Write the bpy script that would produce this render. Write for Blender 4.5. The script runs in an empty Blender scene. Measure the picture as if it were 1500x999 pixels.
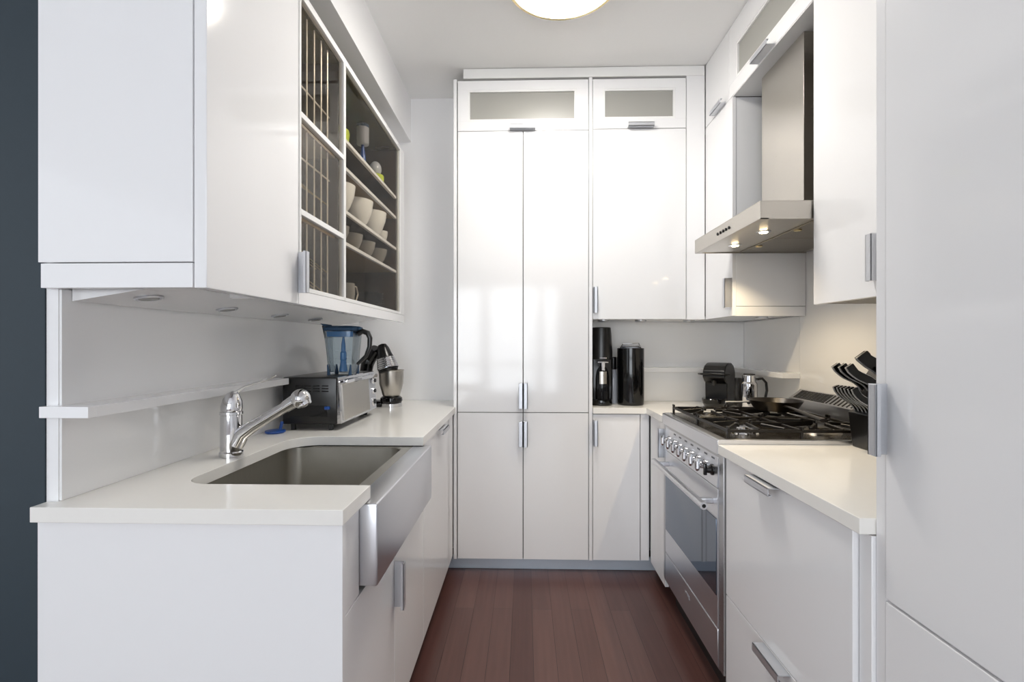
import bpy, bmesh, math, random
from mathutils import Vector, Matrix
random.seed(7)
sc = bpy.context.scene
col = sc.collection
R = math.radians
PI = math.pi

# ------------------------------------------------------------------ camera, world, lights, exposure
EYE = 1.27
cam_d = bpy.data.cameras.new('camera')
cam = bpy.data.objects.new('camera', cam_d)
col.objects.link(cam)
cam_d.sensor_fit = 'HORIZONTAL'
cam_d.sensor_width = 36.0
cam_d.lens = 36.0 * 708 / 1500
cam_d.shift_y = 4.5 / 1500
cam_d.clip_start = 0.01
cam.location = (0, 0, EYE)
cam.rotation_euler = (PI / 2, 0, math.atan(19 / 708))
sc.camera = cam

sc.view_settings.view_transform = 'Standard'
sc.view_settings.look = 'None'
sc.view_settings.gamma = 1
sc.view_settings.exposure = 1.28
sc.view_settings.use_curve_mapping = False

world = bpy.data.worlds.new('daylight')
sc.world = world
world.use_nodes = True
bg = world.node_tree.nodes['Background']
bg.inputs[0].default_value = (0.88, 0.94, 1.0, 1)
bg.inputs[1].default_value = 0.62


def area(name, loc, rot, sx, sy, power, color):
    l = bpy.data.lights.new(name, 'AREA')
    l.shape = 'RECTANGLE'
    l.size = sx
    l.size_y = sy
    l.energy = power
    l.color = color
    o = bpy.data.objects.new(name, l)
    o.location = loc
    o.rotation_euler = rot
    col.objects.link(o)
    return o


# daylight entering by the window wall behind the camera
area('window_daylight', (-0.6, -4.35, 1.5), (R(90), 0, 0), 3.2, 2.4, 62, (0.90, 0.95, 1.0))
sc.cycles.max_bounces = 18
sc.cycles.diffuse_bounces = 16
sc.cycles.glossy_bounces = 5
sc.cycles.transmission_bounces = 8
sc.cycles.caustics_reflective = False
sc.cycles.caustics_refractive = False
sc.cycles.sample_clamp_indirect = 4.0
sc.cycles.use_denoising = True


# ------------------------------------------------------------------ materials
def lin(h):
    h = h.lstrip('#')
    v = [int(h[i:i + 2], 16) / 255 for i in (0, 2, 4)]
    return tuple(c / 12.92 if c <= 0.04045 else ((c + 0.055) / 1.055) ** 2.4 for c in v) + (1,)


def mat(name, color, rough=0.4, metal=0.0, ior=1.5, noise=None, bump=0.0, trans=0.0, emit=None, coat=0.0, stretch=(1, 1, 1), rvar=0.0, alpha=1.0):
    m = bpy.data.materials.new(name)
    m.use_nodes = True
    nt = m.node_tree
    b = nt.nodes['Principled BSDF']
    c = lin(color)
    b.inputs['Base Color'].default_value = c
    b.inputs['Roughness'].default_value = rough
    b.inputs['Metallic'].default_value = metal
    b.inputs['IOR'].default_value = ior
    b.inputs['Transmission Weight'].default_value = trans
    b.inputs['Coat Weight'].default_value = coat
    b.inputs['Alpha'].default_value = alpha
    if emit:
        b.inputs['Emission Color'].default_value = lin(emit[0])
        b.inputs['Emission Strength'].default_value = emit[1]
    if noise or bump or rvar:
        tc = nt.nodes.new('ShaderNodeTexCoord')
        mp = nt.nodes.new('ShaderNodeMapping')
        mp.inputs['Scale'].default_value = stretch
        nz = nt.nodes.new('ShaderNodeTexNoise')
        nz.inputs['Scale'].default_value = noise[0] if noise else 20
        nz.inputs['Detail'].default_value = 4
        nt.links.new(tc.outputs['Object'], mp.inputs[0])
        nt.links.new(mp.outputs[0], nz.inputs['Vector'])
        if noise and noise[1]:
            rp = nt.nodes.new('ShaderNodeMapRange')
            rp.inputs['To Min'].default_value = 1 - noise[1]
            rp.inputs['To Max'].default_value = 1 + noise[1]
            nt.links.new(nz.outputs['Fac'], rp.inputs['Value'])
            mx = nt.nodes.new('ShaderNodeVectorMath')
            mx.operation = 'SCALE'
            mx.inputs[0].default_value = c[:3]
            nt.links.new(rp.outputs[0], mx.inputs['Scale'])
            nt.links.new(mx.outputs[0], b.inputs['Base Color'])
        if rvar:
            rr = nt.nodes.new('ShaderNodeMapRange')
            rr.inputs['To Min'].default_value = max(0.02, rough - rvar)
            rr.inputs['To Max'].default_value = rough + rvar
            nt.links.new(nz.outputs['Fac'], rr.inputs['Value'])
            nt.links.new(rr.outputs[0], b.inputs['Roughness'])
        if bump:
            bp = nt.nodes.new('ShaderNodeBump')
            bp.inputs['Strength'].default_value = bump
            bp.inputs['Distance'].default_value = 0.002
            nt.links.new(nz.outputs['Fac'], bp.inputs['Height'])
            nt.links.new(bp.outputs[0], b.inputs['Normal'])
    return m


M = dict(
    gloss=mat('white_high_gloss', '#F3F3F4', 0.09, noise=(1.5, 0.008)),
    satin=mat('white_satin_board', '#F0F0EF', 0.32, noise=(6, 0.01)),
    inner=mat('gap_shade_core_board', '#75716B', 0.5, noise=(10, 0.02)),  # carcass board darkened: shade of the door gaps put into its colour
    quartz=mat('white_quartz', '#F3F1EC', 0.16, noise=(60, 0.012)),
    splash=mat('white_back_painted_glass', '#EFEFEF', 0.10, noise=(1.2, 0.02)),
    wall=mat('white_wall_paint', '#F3F3F4', 0.6, noise=(90, 0.01), bump=0.05),
    ceil=mat('ceiling_paint', '#F2F2F1', 0.8, noise=(60, 0.01), bump=0.04),
    navy=mat('dark_blue_wall_paint', '#28353E', 0.62, noise=(70, 0.04), bump=0.08),
    steel=mat('brushed_steel', '#B4B4B6', 0.30, 1.0, noise=(40, 0.05), rvar=0.08, stretch=(1, 1, 14)),
    steelh=mat('brushed_steel_lengthwise', '#DADBDF', 0.30, 1.0, noise=(30, 0.025), rvar=0.04, stretch=(8, 0.3, 14)),
    sink=mat('satin_sink_steel', '#B5B2AA', 0.36, 1.0, noise=(25, 0.08), rvar=0.08, stretch=(1, 6, 1)),
    alu=mat('brushed_aluminium', '#D3D5DA', 0.42, 0.85, noise=(60, 0.04), stretch=(1, 1, 8)),
    kick=mat('aluminium_plinth_foil', '#D3DEEA', 0.22, 0.25, noise=(30, 0.03), stretch=(8, 1, 1)),
    chrome=mat('polished_chrome', '#DADADC', 0.05, 1.0, noise=(5, 0.01)),
    black=mat('black_plastic', '#0F0E0E', 0.28, noise=(80, 0.1)),
    blackgl=mat('gloss_black', '#0A0A0B', 0.07, noise=(10, 0.05)),
    iron=mat('black_cast_iron', '#1B1713', 0.38, 0.3, noise=(160, 0.2), bump=0.15),
    pan=mat('seasoned_iron_pan', '#1C1713', 0.30, 0.4, noise=(80, 0.2), bump=0.05),
    glass=mat('clear_glass', '#F4FBFC', 0.02, trans=1.0, ior=1.45, noise=(4, 0.005)),
    door_glass=mat('thin_clear_glass', '#FFFFFF', 0.02, trans=1.0, ior=1.08, noise=(4, 0.002)),
    jarglass=mat('blue_tinted_glass', '#C2DDEA', 0.03, trans=1.0, ior=1.3, noise=(4, 0.01)),
    frost=mat('frosted_glass', '#A2A19B', 0.30, noise=(3, 0.02)),
    oven=mat('mirrored_oven_glass', '#6D7886', 0.04, 0.92, noise=(3, 0.01)),
    topreflect=mat('painted_olive_reflection', '#5C5430', 0.08, 0.0, noise=(9, 0.6)),  # olive blotches painted in for the reflections in the cabinet top
    beige=mat('beige_board', '#A08C70', 0.25, 0.0, noise=(6, 0.1)),
    brown=mat('dark_brown_gloss_board', '#3A2C1F', 0.14, noise=(8, 0.15), stretch=(6, 6, 1)),
    umber=mat('bronze_board', '#7A6446', 0.2, 0.0, noise=(6, 0.15), stretch=(6, 6, 1)),
    darkshelf=mat('black_shelf_board', '#0E0B09', 0.12, noise=(8, 0.1)),
    china=mat('white_china', '#EDEBE7', 0.12, noise=(10, 0.01)),
    greyglass=mat('grey_glazed_ceramic', '#84807A', 0.12, noise=(14, 0.05)),
    blackplate=mat('black_plate_glaze', '#11100F', 0.15, noise=(14, 0.05)),
    wire=mat('cream_coated_wire', '#DAD2C4', 0.3, 0.2, noise=(30, 0.03)),
    brasswire=mat('brass_wire', '#B9A06A', 0.3, 0.9, noise=(30, 0.03)),
    blue=mat('blue_plastic', '#1B4C9A', 0.3, noise=(20, 0.03)),
    navyp=mat('dark_blue_bristle', '#1F3F5C', 0.6, noise=(60, 0.2)),
    bristle=mat('white_nylon_bristle', '#E7E7EA', 0.5, noise=(60, 0.05)),
    lime=mat('lime_green_plastic', '#C3D42A', 0.3, noise=(20, 0.03)),
    teal=mat('green_translucent_plastic', '#1E8A66', 0.25, noise=(20, 0.03)),
    smoke=mat('smoky_clear_plastic', '#B9BCC4', 0.12, noise=(20, 0.02)),
    olive=mat('olive_plastic', '#7C7C33', 0.3, noise=(20, 0.05)),
    diffuser=mat('lit_opal_glass', '#FFFDF6', 0.3, emit=('#FFFAF2', 17.5), noise=(5, 0.001)),
    brass=mat('pale_brass_ring', '#C9B88F', 0.22, 1.0, noise=(20, 0.03)),
    puck=mat('puck_lens', '#8A8A86', 0.25, noise=(30, 0.05)),
    hoodlamp=mat('lit_halogen_lens', '#FFF6E0', 0.2, emit=('#FFE2AE', 18.0), noise=(5, 0.001)),
    filt=mat('hood_filter_mesh', '#8B857B', 0.4, 0.9, noise=(200, 0.2), stretch=(1, 1, 1)),
    hoodst=mat('hood_satin_steel', '#C2BDB5', 0.30, 1.0, noise=(40, 0.04), rvar=0.06, stretch=(1, 1, 12)),
    rubber=mat('dark_rubber', '#1A1A1B', 0.6, noise=(40, 0.1)),
    brassburner=mat('brass_burner', '#D9B765', 0.25, 1.0, noise=(20, 0.05)),
    burner=mat('burner_alloy', '#B6AFA4', 0.3, 0.9, noise=(50, 0.1)),
    gratereflect=mat('steel_painted_grate_reflection', '#6E675C', 0.22, 0.95, noise=(12, 0.15)),  # darker steel: reflection of the grate undersides put into the colour
    red=mat('icon_grey', '#5C5F66', 0.4, noise=(20, 0.02)),
)


def floor_mat():
    m = bpy.data.materials.new('dark_red_brown_plank_floor')
    m.use_nodes = True
    nt = m.node_tree
    N, L = nt.nodes, nt.links
    b = N['Principled BSDF']
    tc = N.new('ShaderNodeTexCoord')
    sp = N.new('ShaderNodeSeparateXYZ')
    L.new(tc.outputs['Object'], sp.inputs[0])
    ad = N.new('ShaderNodeMath'); ad.operation = 'ADD'; ad.inputs[1].default_value = 0.024 + 0.093 * 60
    L.new(sp.outputs['X'], ad.inputs[0])
    ay = N.new('ShaderNodeMath'); ay.operation = 'ADD'; ay.inputs[1].default_value = 20.37
    L.new(sp.outputs['Y'], ay.inputs[0])
    cb = N.new('ShaderNodeCombineXYZ')
    L.new(ay.outputs[0], cb.inputs['X'])
    L.new(ad.outputs[0], cb.inputs['Y'])
    br = N.new('ShaderNodeTexBrick')
    br.offset = 0.37
    br.inputs['Scale'].default_value = 1
    br.inputs['Brick Width'].default_value = 1.25
    br.inputs['Row Height'].default_value = 0.093
    br.inputs['Mortar Size'].default_value = 0.0009
    br.inputs['Mortar Smooth'].default_value = 0.3
    br.inputs['Color1'].default_value = lin('#523531')
    br.inputs['Color2'].default_value = lin('#664842')
    br.inputs['Mortar'].default_value = lin('#1E0C08')
    L.new(cb.outputs[0], br.inputs['Vector'])
    mp = N.new('ShaderNodeMapping'); mp.inputs['Scale'].default_value = (60, 2.5, 1)
    L.new(tc.outputs['Object'], mp.inputs[0])
    nz = N.new('ShaderNodeTexNoise'); nz.inputs['Scale'].default_value = 1.0; nz.inputs['Detail'].default_value = 6
    L.new(mp.outputs[0], nz.inputs['Vector'])
    rp = N.new('ShaderNodeMapRange'); rp.inputs['To Min'].default_value = 0.72; rp.inputs['To Max'].default_value = 1.28
    L.new(nz.outputs['Fac'], rp.inputs['Value'])
    vm = N.new('ShaderNodeVectorMath'); vm.operation = 'SCALE'
    L.new(br.outputs['Color'], vm.inputs[0]); L.new(rp.outputs[0], vm.inputs['Scale'])
    L.new(vm.outputs[0], b.inputs['Base Color'])
    b.inputs['Roughness'].default_value = 0.30
    bp = N.new('ShaderNodeBump'); bp.inputs['Strength'].default_value = 0.25; bp.inputs['Distance'].default_value = 0.001
    iv = N.new('ShaderNodeMath'); iv.operation = 'SUBTRACT'; iv.inputs[0].default_value = 1
    L.new(br.outputs['Fac'], iv.inputs[1])
    L.new(iv.outputs[0], bp.inputs['Height']); L.new(bp.outputs[0], b.inputs['Normal'])
    return m


M['floor'] = floor_mat()


def thin_glass(name, tint, gloss=1.0, rough=0.02):
    m = bpy.data.materials.new(name)
    m.use_nodes = True
    nt = m.node_tree
    nt.nodes.remove(nt.nodes['Principled BSDF'])
    out = nt.nodes['Material Output']
    t = nt.nodes.new('ShaderNodeBsdfTransparent'); t.inputs[0].default_value = lin(tint)
    g = nt.nodes.new('ShaderNodeBsdfGlossy'); g.inputs['Roughness'].default_value = rough
    f = nt.nodes.new('ShaderNodeFresnel'); f.inputs['IOR'].default_value = 1.25
    k = nt.nodes.new('ShaderNodeMath'); k.operation = 'MULTIPLY'; k.inputs[1].default_value = gloss
    nt.links.new(f.outputs[0], k.inputs[0])
    x = nt.nodes.new('ShaderNodeMixShader')
    nt.links.new(k.outputs[0], x.inputs[0]); nt.links.new(t.outputs[0], x.inputs[1]); nt.links.new(g.outputs[0], x.inputs[2])
    nt.links.new(x.outputs[0], out.inputs[0])
    return m


M['door_glass'] = thin_glass('thin_clear_glass', '#F8F6F2', 0.15)
M['jarglass'] = thin_glass('blue_tinted_glass', '#F4F9FC', 0.8)
M['clearbottle'] = thin_glass('dark_clear_bottle', '#B8B8BA', 1.5)
M['bluetint'] = mat('steel_blue_plastic', '#47729E', 0.25, noise=(20, 0.03))


# ------------------------------------------------------------------ mesh helpers
ORG = {}


class MB:
    def __init__(s):
        s.bm = bmesh.new()

    def box(s, x0, x1, y0, y1, z0, z1, bev=0.0, seg=2, mtx=None):
        r = bmesh.ops.create_cube(s.bm, size=1)
        vs = r['verts']
        for v in vs:
            v.co = Vector(((x0 + x1) / 2 + v.co.x * (x1 - x0), (y0 + y1) / 2 + v.co.y * (y1 - y0), (z0 + z1) / 2 + v.co.z * (z1 - z0)))
        if mtx is not None:
            for v in vs:
                v.co = mtx @ v.co
        if bev > 0:
            es = list({e for v in vs for e in v.link_edges})
            bmesh.ops.bevel(s.bm, geom=es, offset=bev, segments=seg, affect='EDGES', clamp_overlap=True, profile=0.5)
        return s

    def rings(s, rings, cap0=True, cap1=True, closed=True):
        vr = [[s.bm.verts.new(p) for p in r] for r in rings]
        n = len(vr[0])
        for a, b in zip(vr, vr[1:]):
            for i in range(n if closed else n - 1):
                j = (i + 1) % n
                s.bm.faces.new((a[i], a[j], b[j], b[i]))
        if cap0:
            s.bm.faces.new(list(reversed(vr[0])))
        if cap1:
            s.bm.faces.new(vr[-1])
        return s

    def lathe(s, prof, c=(0, 0, 0), axis=(0, 0, 1), seg=40, cap0=True, cap1=True):
        q = Vector((0, 0, 1)).rotation_difference(Vector(axis).normalized())
        c = Vector(c)
        rs = [[c + q @ Vector((max(r, 1e-4) * math.cos(2 * PI * i / seg), max(r, 1e-4) * math.sin(2 * PI * i / seg), z)) for i in range(seg)] for r, z in prof]
        return s.rings(rs, cap0, cap1)

    def cyl(s, p0, p1, r0, r1=None, seg=24):
        p0, p1 = Vector(p0), Vector(p1)
        return s.lathe([(r0, 0), (r1 if r1 is not None else r0, (p1 - p0).length)], p0, p1 - p0, seg)

    def sph(s, c, r, sc_=(1, 1, 1), seg=24):
        n = seg // 2
        rs = []
        for k in range(1, n):
            t = PI * k / n
            rs.append([Vector(c) + Vector((sc_[0] * r * math.sin(t) * math.cos(2 * PI * i / seg), sc_[1] * r * math.sin(t) * math.sin(2 * PI * i / seg), -sc_[2] * r * math.cos(t))) for i in range(seg)])
        return s.rings(rs)

    def tube(s, pts, r, seg=10, flat=None):
        pts = [Vector(p) for p in pts]
        n = len(pts)
        rad = r if isinstance(r, (list, tuple)) else [r] * n
        rs = []
        up = None
        for i, p in enumerate(pts):
            t = (pts[min(i + 1, n - 1)] - pts[max(i - 1, 0)]).normalized()
            if up is None:
                up = Vector((0, 0, 1)) if abs(t.z) < 0.9 else Vector((0, 1, 0))
            a = t.cross(up).normalized()
            b_ = a.cross(t).normalized()
            up = b_
            f = flat or 1
            rs.append([p + a * rad[i] * math.cos(2 * PI * k / seg) + b_ * rad[i] * f * math.sin(2 * PI * k / seg) for k in range(seg)])
        return s.rings(rs)

    def prism(s, poly, a0, a1, plane='xy'):
        def mk(u, v, a):
            return {'xy': (u, v, a), 'xz': (u, a, v), 'yz': (a, u, v)}[plane]
        lo = [s.bm.verts.new(mk(u, v, a0)) for u, v in poly]
        hi = [s.bm.verts.new(mk(u, v, a1)) for u, v in poly]
        n = len(poly)
        for i in range(n):
            j = (i + 1) % n
            s.bm.faces.new((lo[i], lo[j], hi[j], hi[i]))
        s.bm.faces.new(list(reversed(lo)))
        s.bm.faces.new(hi)
        return s

    def build(s, name, m, parent=None, org=None, angle=20, bevmod=0.0):
        bm = s.bm
        bmesh.ops.recalc_face_normals(bm, faces=bm.faces[:])
        o_ = ORG.get(parent.name) if parent is not None else (Vector(org) if org is not None else Vector((0, 0, 0)))
        o_ = o_ if o_ is not None else Vector((0, 0, 0))
        for v in bm.verts:
            v.co -= o_
        me = bpy.data.meshes.new(name)
        bm.to_mesh(me)
        bm.free()
        for p in me.polygons:
            p.use_smooth = True
        me.set_sharp_from_angle(angle=R(angle))
        me.materials.append(M[m])
        ob = bpy.data.objects.new(name, me)
        col.objects.link(ob)
        if parent is not None:
            ob.parent = parent
        else:
            ob.location = o_
        ORG[ob.name] = o_.copy()
        if bevmod:
            bv = ob.modifiers.new('edge', 'BEVEL')
            bv.width = bevmod
            bv.segments = 2
            bv.limit_method = 'ANGLE'
            bv.harden_normals = True
        return ob


def thing(name, label, cat, loc=(0, 0, 0), group=None):
    o = bpy.data.objects.new(name, None)
    o.empty_display_size = 0.05
    o.location = loc
    col.objects.link(o)
    o['label'] = label
    o['category'] = cat
    if group:
        o['group'] = group
    ORG[o.name] = Vector(loc)
    return o


def tag(o, label, cat, group=None):
    o['label'] = label
    o['category'] = cat
    if group:
        o['group'] = group
    return o


def struct(o):
    o['kind'] = 'structure'
    return o


def box(name, m, parent, x0, x1, y0, y1, z0, z1, bev=0.0015):
    return MB().box(x0, x1, y0, y1, z0, z1, bev).build(name, m, parent)


def tbox(name, m, label, cat, x0, x1, y0, y1, z0, z1, bev=0.0015, group=None):
    o = MB().box(x0, x1, y0, y1, z0, z1, bev).build(name, m, None, ((x0 + x1) / 2, (y0 + y1) / 2, z0))
    return tag(o, label, cat, group)


def sbox(name, m, x0, x1, y0, y1, z0, z1):
    return struct(MB().box(x0, x1, y0, y1, z0, z1).build(name, m, None, ((x0 + x1) / 2, (y0 + y1) / 2, z0)))


def handle(parent, p, along, out, lip, L=0.14, pr=0.034, name='handle'):
    """L-section aluminium pull fixed to a door edge: p is the middle of the edge on the door face."""
    p, a, n, w = Vector(p), Vector(along).normalized(), Vector(out).normalized(), Vector(lip).normalized()
    mt = Matrix((a, n, w)).transposed().to_4x4()
    mt.translation = p
    mb = MB()
    mb.box(-L / 2, L / 2, 0.0, pr, 0.0, 0.003, 0.0006, 1, mt)
    mb.box(-L / 2, L / 2, pr - 0.003, pr, 0.0, 0.022, 0.0006, 1, mt)
    mb.box(-L / 2, L / 2, pr - 0.010, pr, 0.0195, 0.022, 0.0004, 1, mt)
    return mb.build(name, 'alu', parent)


def kids(o):
    return [c for c in bpy.data.objects if c.parent == o]


def dup(root, loc, label=None):
    def cp(o, par):
        c = o.copy()
        col.objects.link(c)
        if par is not None:
            c.parent = par
        for ch in kids(o):
            cp(ch, c)
        return c
    r = cp(root, None)
    r.location = loc
    if label:
        r['label'] = label
    return r


X, Y, Z = Vector((1, 0, 0)), Vector((0, 1, 0)), Vector((0, 0, 1))
YB = 2.68            # front plane of the back run
YW = 3.0             # back wall
XL, XR = -1.04, 1.345
ZC = 2.80
CT0, CT1 = 0.887, 0.92

# ------------------------------------------------------------------ setting
sbox('floor', 'floor', -4.2, 3.2, -4.2, YW, -0.05, 0.0)
sbox('ceiling', 'ceil', -4.2, 3.2, -4.2, YW + 0.1, ZC, ZC + 0.08)
sbox('wall_back', 'wall', -1.3, 1.45, YW, YW + 0.1, 0, ZC)
sbox('wall_left', 'wall', XL - 0.027, XL, 1.05, YW, 0, ZC)
sbox('wall_right', 'wall', XR, XR + 0.1, -4.2, YW, 0, ZC)
sbox('wall_outer', 'navy', -4.2, XL - 0.028, 1.047, 1.2, 0, ZC)
# window wall behind the camera
wf = MB()
wf.box(-4.2, -2.05, -4.2, -4.05, 0, ZC)
wf.box(-2.05, 0.66, -4.2, -4.05, 2.42, ZC)
wf.box(-2.05, 0.66, -4.2, -4.05, 0, 0.28)
wf.box(0.66, XR, -4.2, -4.05, 0, ZC)
struct(wf.build('wall_front', 'wall'))
wn = MB()
for x0, x1 in ((-2.05, -2.0), (-0.86, -0.70), (0.23, 0.37), (0.62, 0.66)):
    wn.box(x0, x1, -4.17, -4.09, 0.28, 2.42)
for z0, z1 in ((0.28, 0.34), (0.84, 0.90), (2.36, 2.42)):
    wn.box(-2.0, 0.62, -4.16, -4.10, z0, z1)
struct(wn.build('window_1', 'satin'))
# boxed-in soffit over the left cabinets
sbox('trim_1', 'wall', XL, -0.712, 1.03, YW, 2.53, ZC)

# ------------------------------------------------------------------ back run
T = thing('pantry_cabinet', 'tall white gloss pantry cabinet with four doors on the back wall', 'cabinet', (0, 2.85, 0))
box('carcass', 'inner', T, -0.376, 0.352, YB + 0.02, YW - 0.003, 0.075, 2.735)
box('side_panel', 'gloss', T, -0.397, -0.379, YB - 0.002, YW - 0.003, 0.075, 2.742)
g = 0.0022


def bdoor(T, x0, x1, z0, z1, name='door', y=YB):
    return MB().box(x0 + g, x1 - g, y, y + 0.018, z0 + g, z1 - g, 0.0012).build(name, 'gloss', T)


def flap(T, x0, x1, z0, z1, gx0, gx1, gz0, gz1, y=YB):
    mb = MB()
    mb.box(x0 + g, x1 - g, y, y + 0.018, gz1, z1 - g, 0.001)
    mb.box(x0 + g, x1 - g, y, y + 0.018, z0 + g, gz0, 0.001)
    mb.box(x0 + g, gx0, y, y + 0.018, gz0, gz1)
    mb.box(gx1, x1 - g, y, y + 0.018, gz0, gz1)
    d = mb.build('flap_door', 'gloss', T)
    rb = MB()
    w = 0.012
    rb.box(gx0, gx1, y + 0.001, y + 0.014, gz1 - w, gz1, 0.001)
    rb.box(gx0, gx1, y + 0.001, y + 0.014, gz0, gz0 + w, 0.001)
    rb.box(gx0, gx0 + w, y + 0.001, y + 0.014, gz0 + w, gz1 - w)
    rb.box(gx1 - w, gx1, y + 0.001, y + 0.014, gz0 + w, gz1 - w)
    rb.build('glazing_bead', 'satin', d)
    MB().box(gx0 + w, gx1 - w, y + 0.010, y + 0.014, gz0 + w, gz1 - w).build('glass_pane', 'frost', d)
    return d


d = bdoor(T, -0.376, -0.0105, 0.89, 2.453); handle(d, (-0.0125, YB, 0.985), Z, -Y, -X)
d = bdoor(T, -0.0105, 0.352, 0.89, 2.453); handle(d, (-0.0085, YB, 0.985), Z, -Y, X)
d = bdoor(T, -0.376, -0.0105, 0.075, 0.89); handle(d, (-0.0125, YB, 0.775), Z, -Y, -X)
d = bdoor(T, -0.0105, 0.352, 0.075, 0.89); handle(d, (-0.0085, YB, 0.775), Z, -Y, X)
d = flap(T, -0.376, 0.352, 2.453, 2.735, -0.318, 0.285, 2.507, 2.682)
handle(d, (-0.012, YB, 2.4555), X, -Y, Z, pr=0.03)
box('filler_strip', 'gloss', T, 0.353, 0.372, YB - 0.002, YB + 0.30, 0.075, 2.742)

T = thing('wall_cabinet', 'white gloss wall cabinet with frosted flap door above the black canister', 'cabinet', (0.62, 2.85, 1.405))
box('carcass', 'inner', T, 0.374, 0.886, YB + 0.02, YW - 0.003, 1.42, 2.735)
box('bottom_panel', 'satin', T, 0.374, 1.0, YB + 0.02, YW - 0.003, 1.408, 1.42)
d = bdoor(T, 0.373, 0.886, 1.405, 2.457); handle(d, (0.3755, YB, 1.512), Z, -Y, X)
d = flap(T, 0.373, 0.886, 2.457, 2.735, 0.430, 0.826, 2.512, 2.680)
handle(d, (0.635, YB, 2.4595), X, -Y, Z, pr=0.03)
box('filler_strip', 'gloss', T, 0.888, 0.987, YB, YB + 0.018, 1.405, 2.757)

tbox('crown_moulding', 'satin', 'flat white trim strip between the back cabinets and ceiling', 'trim', -0.342, 0.985, YB - 0.004, YB + 0.05, 2.744, 2.797)

T = thing('base_cabinet', 'narrow white gloss base cabinet under the black canister and bottle machine', 'cabinet', (0.5, 2.85, 0))
box('carcass', 'inner', T, 0.374, 0.634, YB + 0.02, YW - 0.003, 0.075, 0.884)
d = bdoor(T, 0.373, 0.635, 0.075, 0.884); handle(d, (0.3755, YB, 0.782), Z, -Y, X)
box('filler_strip', 'gloss', T, 0.637, 0.683, YB, YB + 0.018, 0.078, 0.884)
tbox('toe_kick', 'kick', 'bluish metallic plinth strip under the tall pantry doors', 'plinth', -0.445, 0.735, YB + 0.05, YB + 0.062, 0.001, 0.0735, 0.001)

# ------------------------------------------------------------------ left base run
XD = -0.40
T = thing('sink_base_cabinet', 'white gloss base cabinet under the steel sink, nearest on the left', 'cabinet', (-0.7, 1.45, 0))
cb = MB().box(XL + 0.002, XD - 0.022, 1.056, 1.14, 0.09, 0.884)
cb.box(XL + 0.002, XD - 0.022, 1.14, 1.894, 0.09, 0.645)
cb.box(XL + 0.002, XD - 0.03, 1.852, 1.894, 0.645, 0.884)
cb.box(XL + 0.002, -0.945, 1.14, 1.852, 0.645, 0.884)
cb.build('carcass', 'inner', T)
box('end_panel', 'gloss', T, XL - 0.025, XD + 0.008, 1.028, 1.046, 0.0, 0.886, 0.001)
box('upper_front_panel', 'gloss', T, XD - 0.018, XD, 1.049, 1.1555, 0.666, 0.884)
box('filler_strip', 'gloss', T, XD - 0.018, XD, 1.842, 1.896, 0.666, 0.884)
d = MB().box(XD - 0.018, XD, 1.049, 1.472, 0.10, 0.662, 0.0012).build('door', 'gloss', T)
handle(d, (XD, 1.4725, 0.535), Z, X, -Y)
d = MB().box(XD - 0.018, XD, 1.476, 1.896, 0.10, 0.662, 0.0012).build('door', 'gloss', T)

T = thing('drawer_base_cabinet', 'white gloss base cabinet between the steel sink and the tall pantry', 'cabinet', (-0.7, 2.2, 0))
box('carcass', 'inner', T, XL + 0.002, XD - 0.022, 1.90, 2.675, 0.09, 0.884)
d = MB().box(XD - 0.018, XD, 1.90, 2.475, 0.10, 0.884, 0.0012).build('door', 'gloss', T)
handle(d, (XD, 2.25, 0.8815), Y, X, -Z, L=0.15)
box('filler_strip', 'gloss', T, XD - 0.018, XD, 2.478, 2.672, 0.10, 0.884)
tbox('toe_kick', 'kick', 'metallic plinth strip under the left base cabinets', 'plinth', XD - 0.07, XD - 0.058, 1.05, 2.72, 0.001, 0.088, 0.001)


def arc(cx, cy, r, a0, a1, n=10):
    return [(cx + r * math.cos(R(a0 + (a1 - a0) * i / n)), cy + r * math.sin(R(a0 + (a1 - a0) * i / n))) for i in range(n + 1)]


XC = -0.383
poly = [(-1.062, 1.008), (XC, 1.008), (XC, 1.19)]
poly += [(-0.80, 1.19)] + list(arc(-0.80, 1.26, 0.07, -90, -180))[1:]
poly += list(arc(-0.76, 1.70, 0.11, 180, 90))
poly += [(XC, 1.81), (XC - 0.004, 2.676), (-0.399, 2.676), (-0.399, YW - 0.003), (XL + 0.001, YW - 0.003), (XL + 0.001, 1.045), (-1.062, 1.045)]
tag(MB().prism(poly, CT0, CT1).build('countertop', 'quartz', None, (-0.7, 1.9, CT0), bevmod=0.0015),
    'white quartz countertop around the sink on the left', 'countertop')

# sink
T = thing('farmhouse_sink', 'stainless steel apron-front sink set into the left countertop', 'sink', (-0.62, 1.49, 0.66))


def rrect(x0, x1, y0, y1, r, z, n=6):
    p = arc(x1 - r, y1 - r, r, 0, 90, n) + arc(x0 + r, y1 - r, r, 90, 180, n) + arc(x0 + r, y0 + r, r, 180, 270, n) + arc(x1 - r, y0 + r, r, 270, 360, n)
    return [(a, b, z) for a, b in p]


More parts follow.
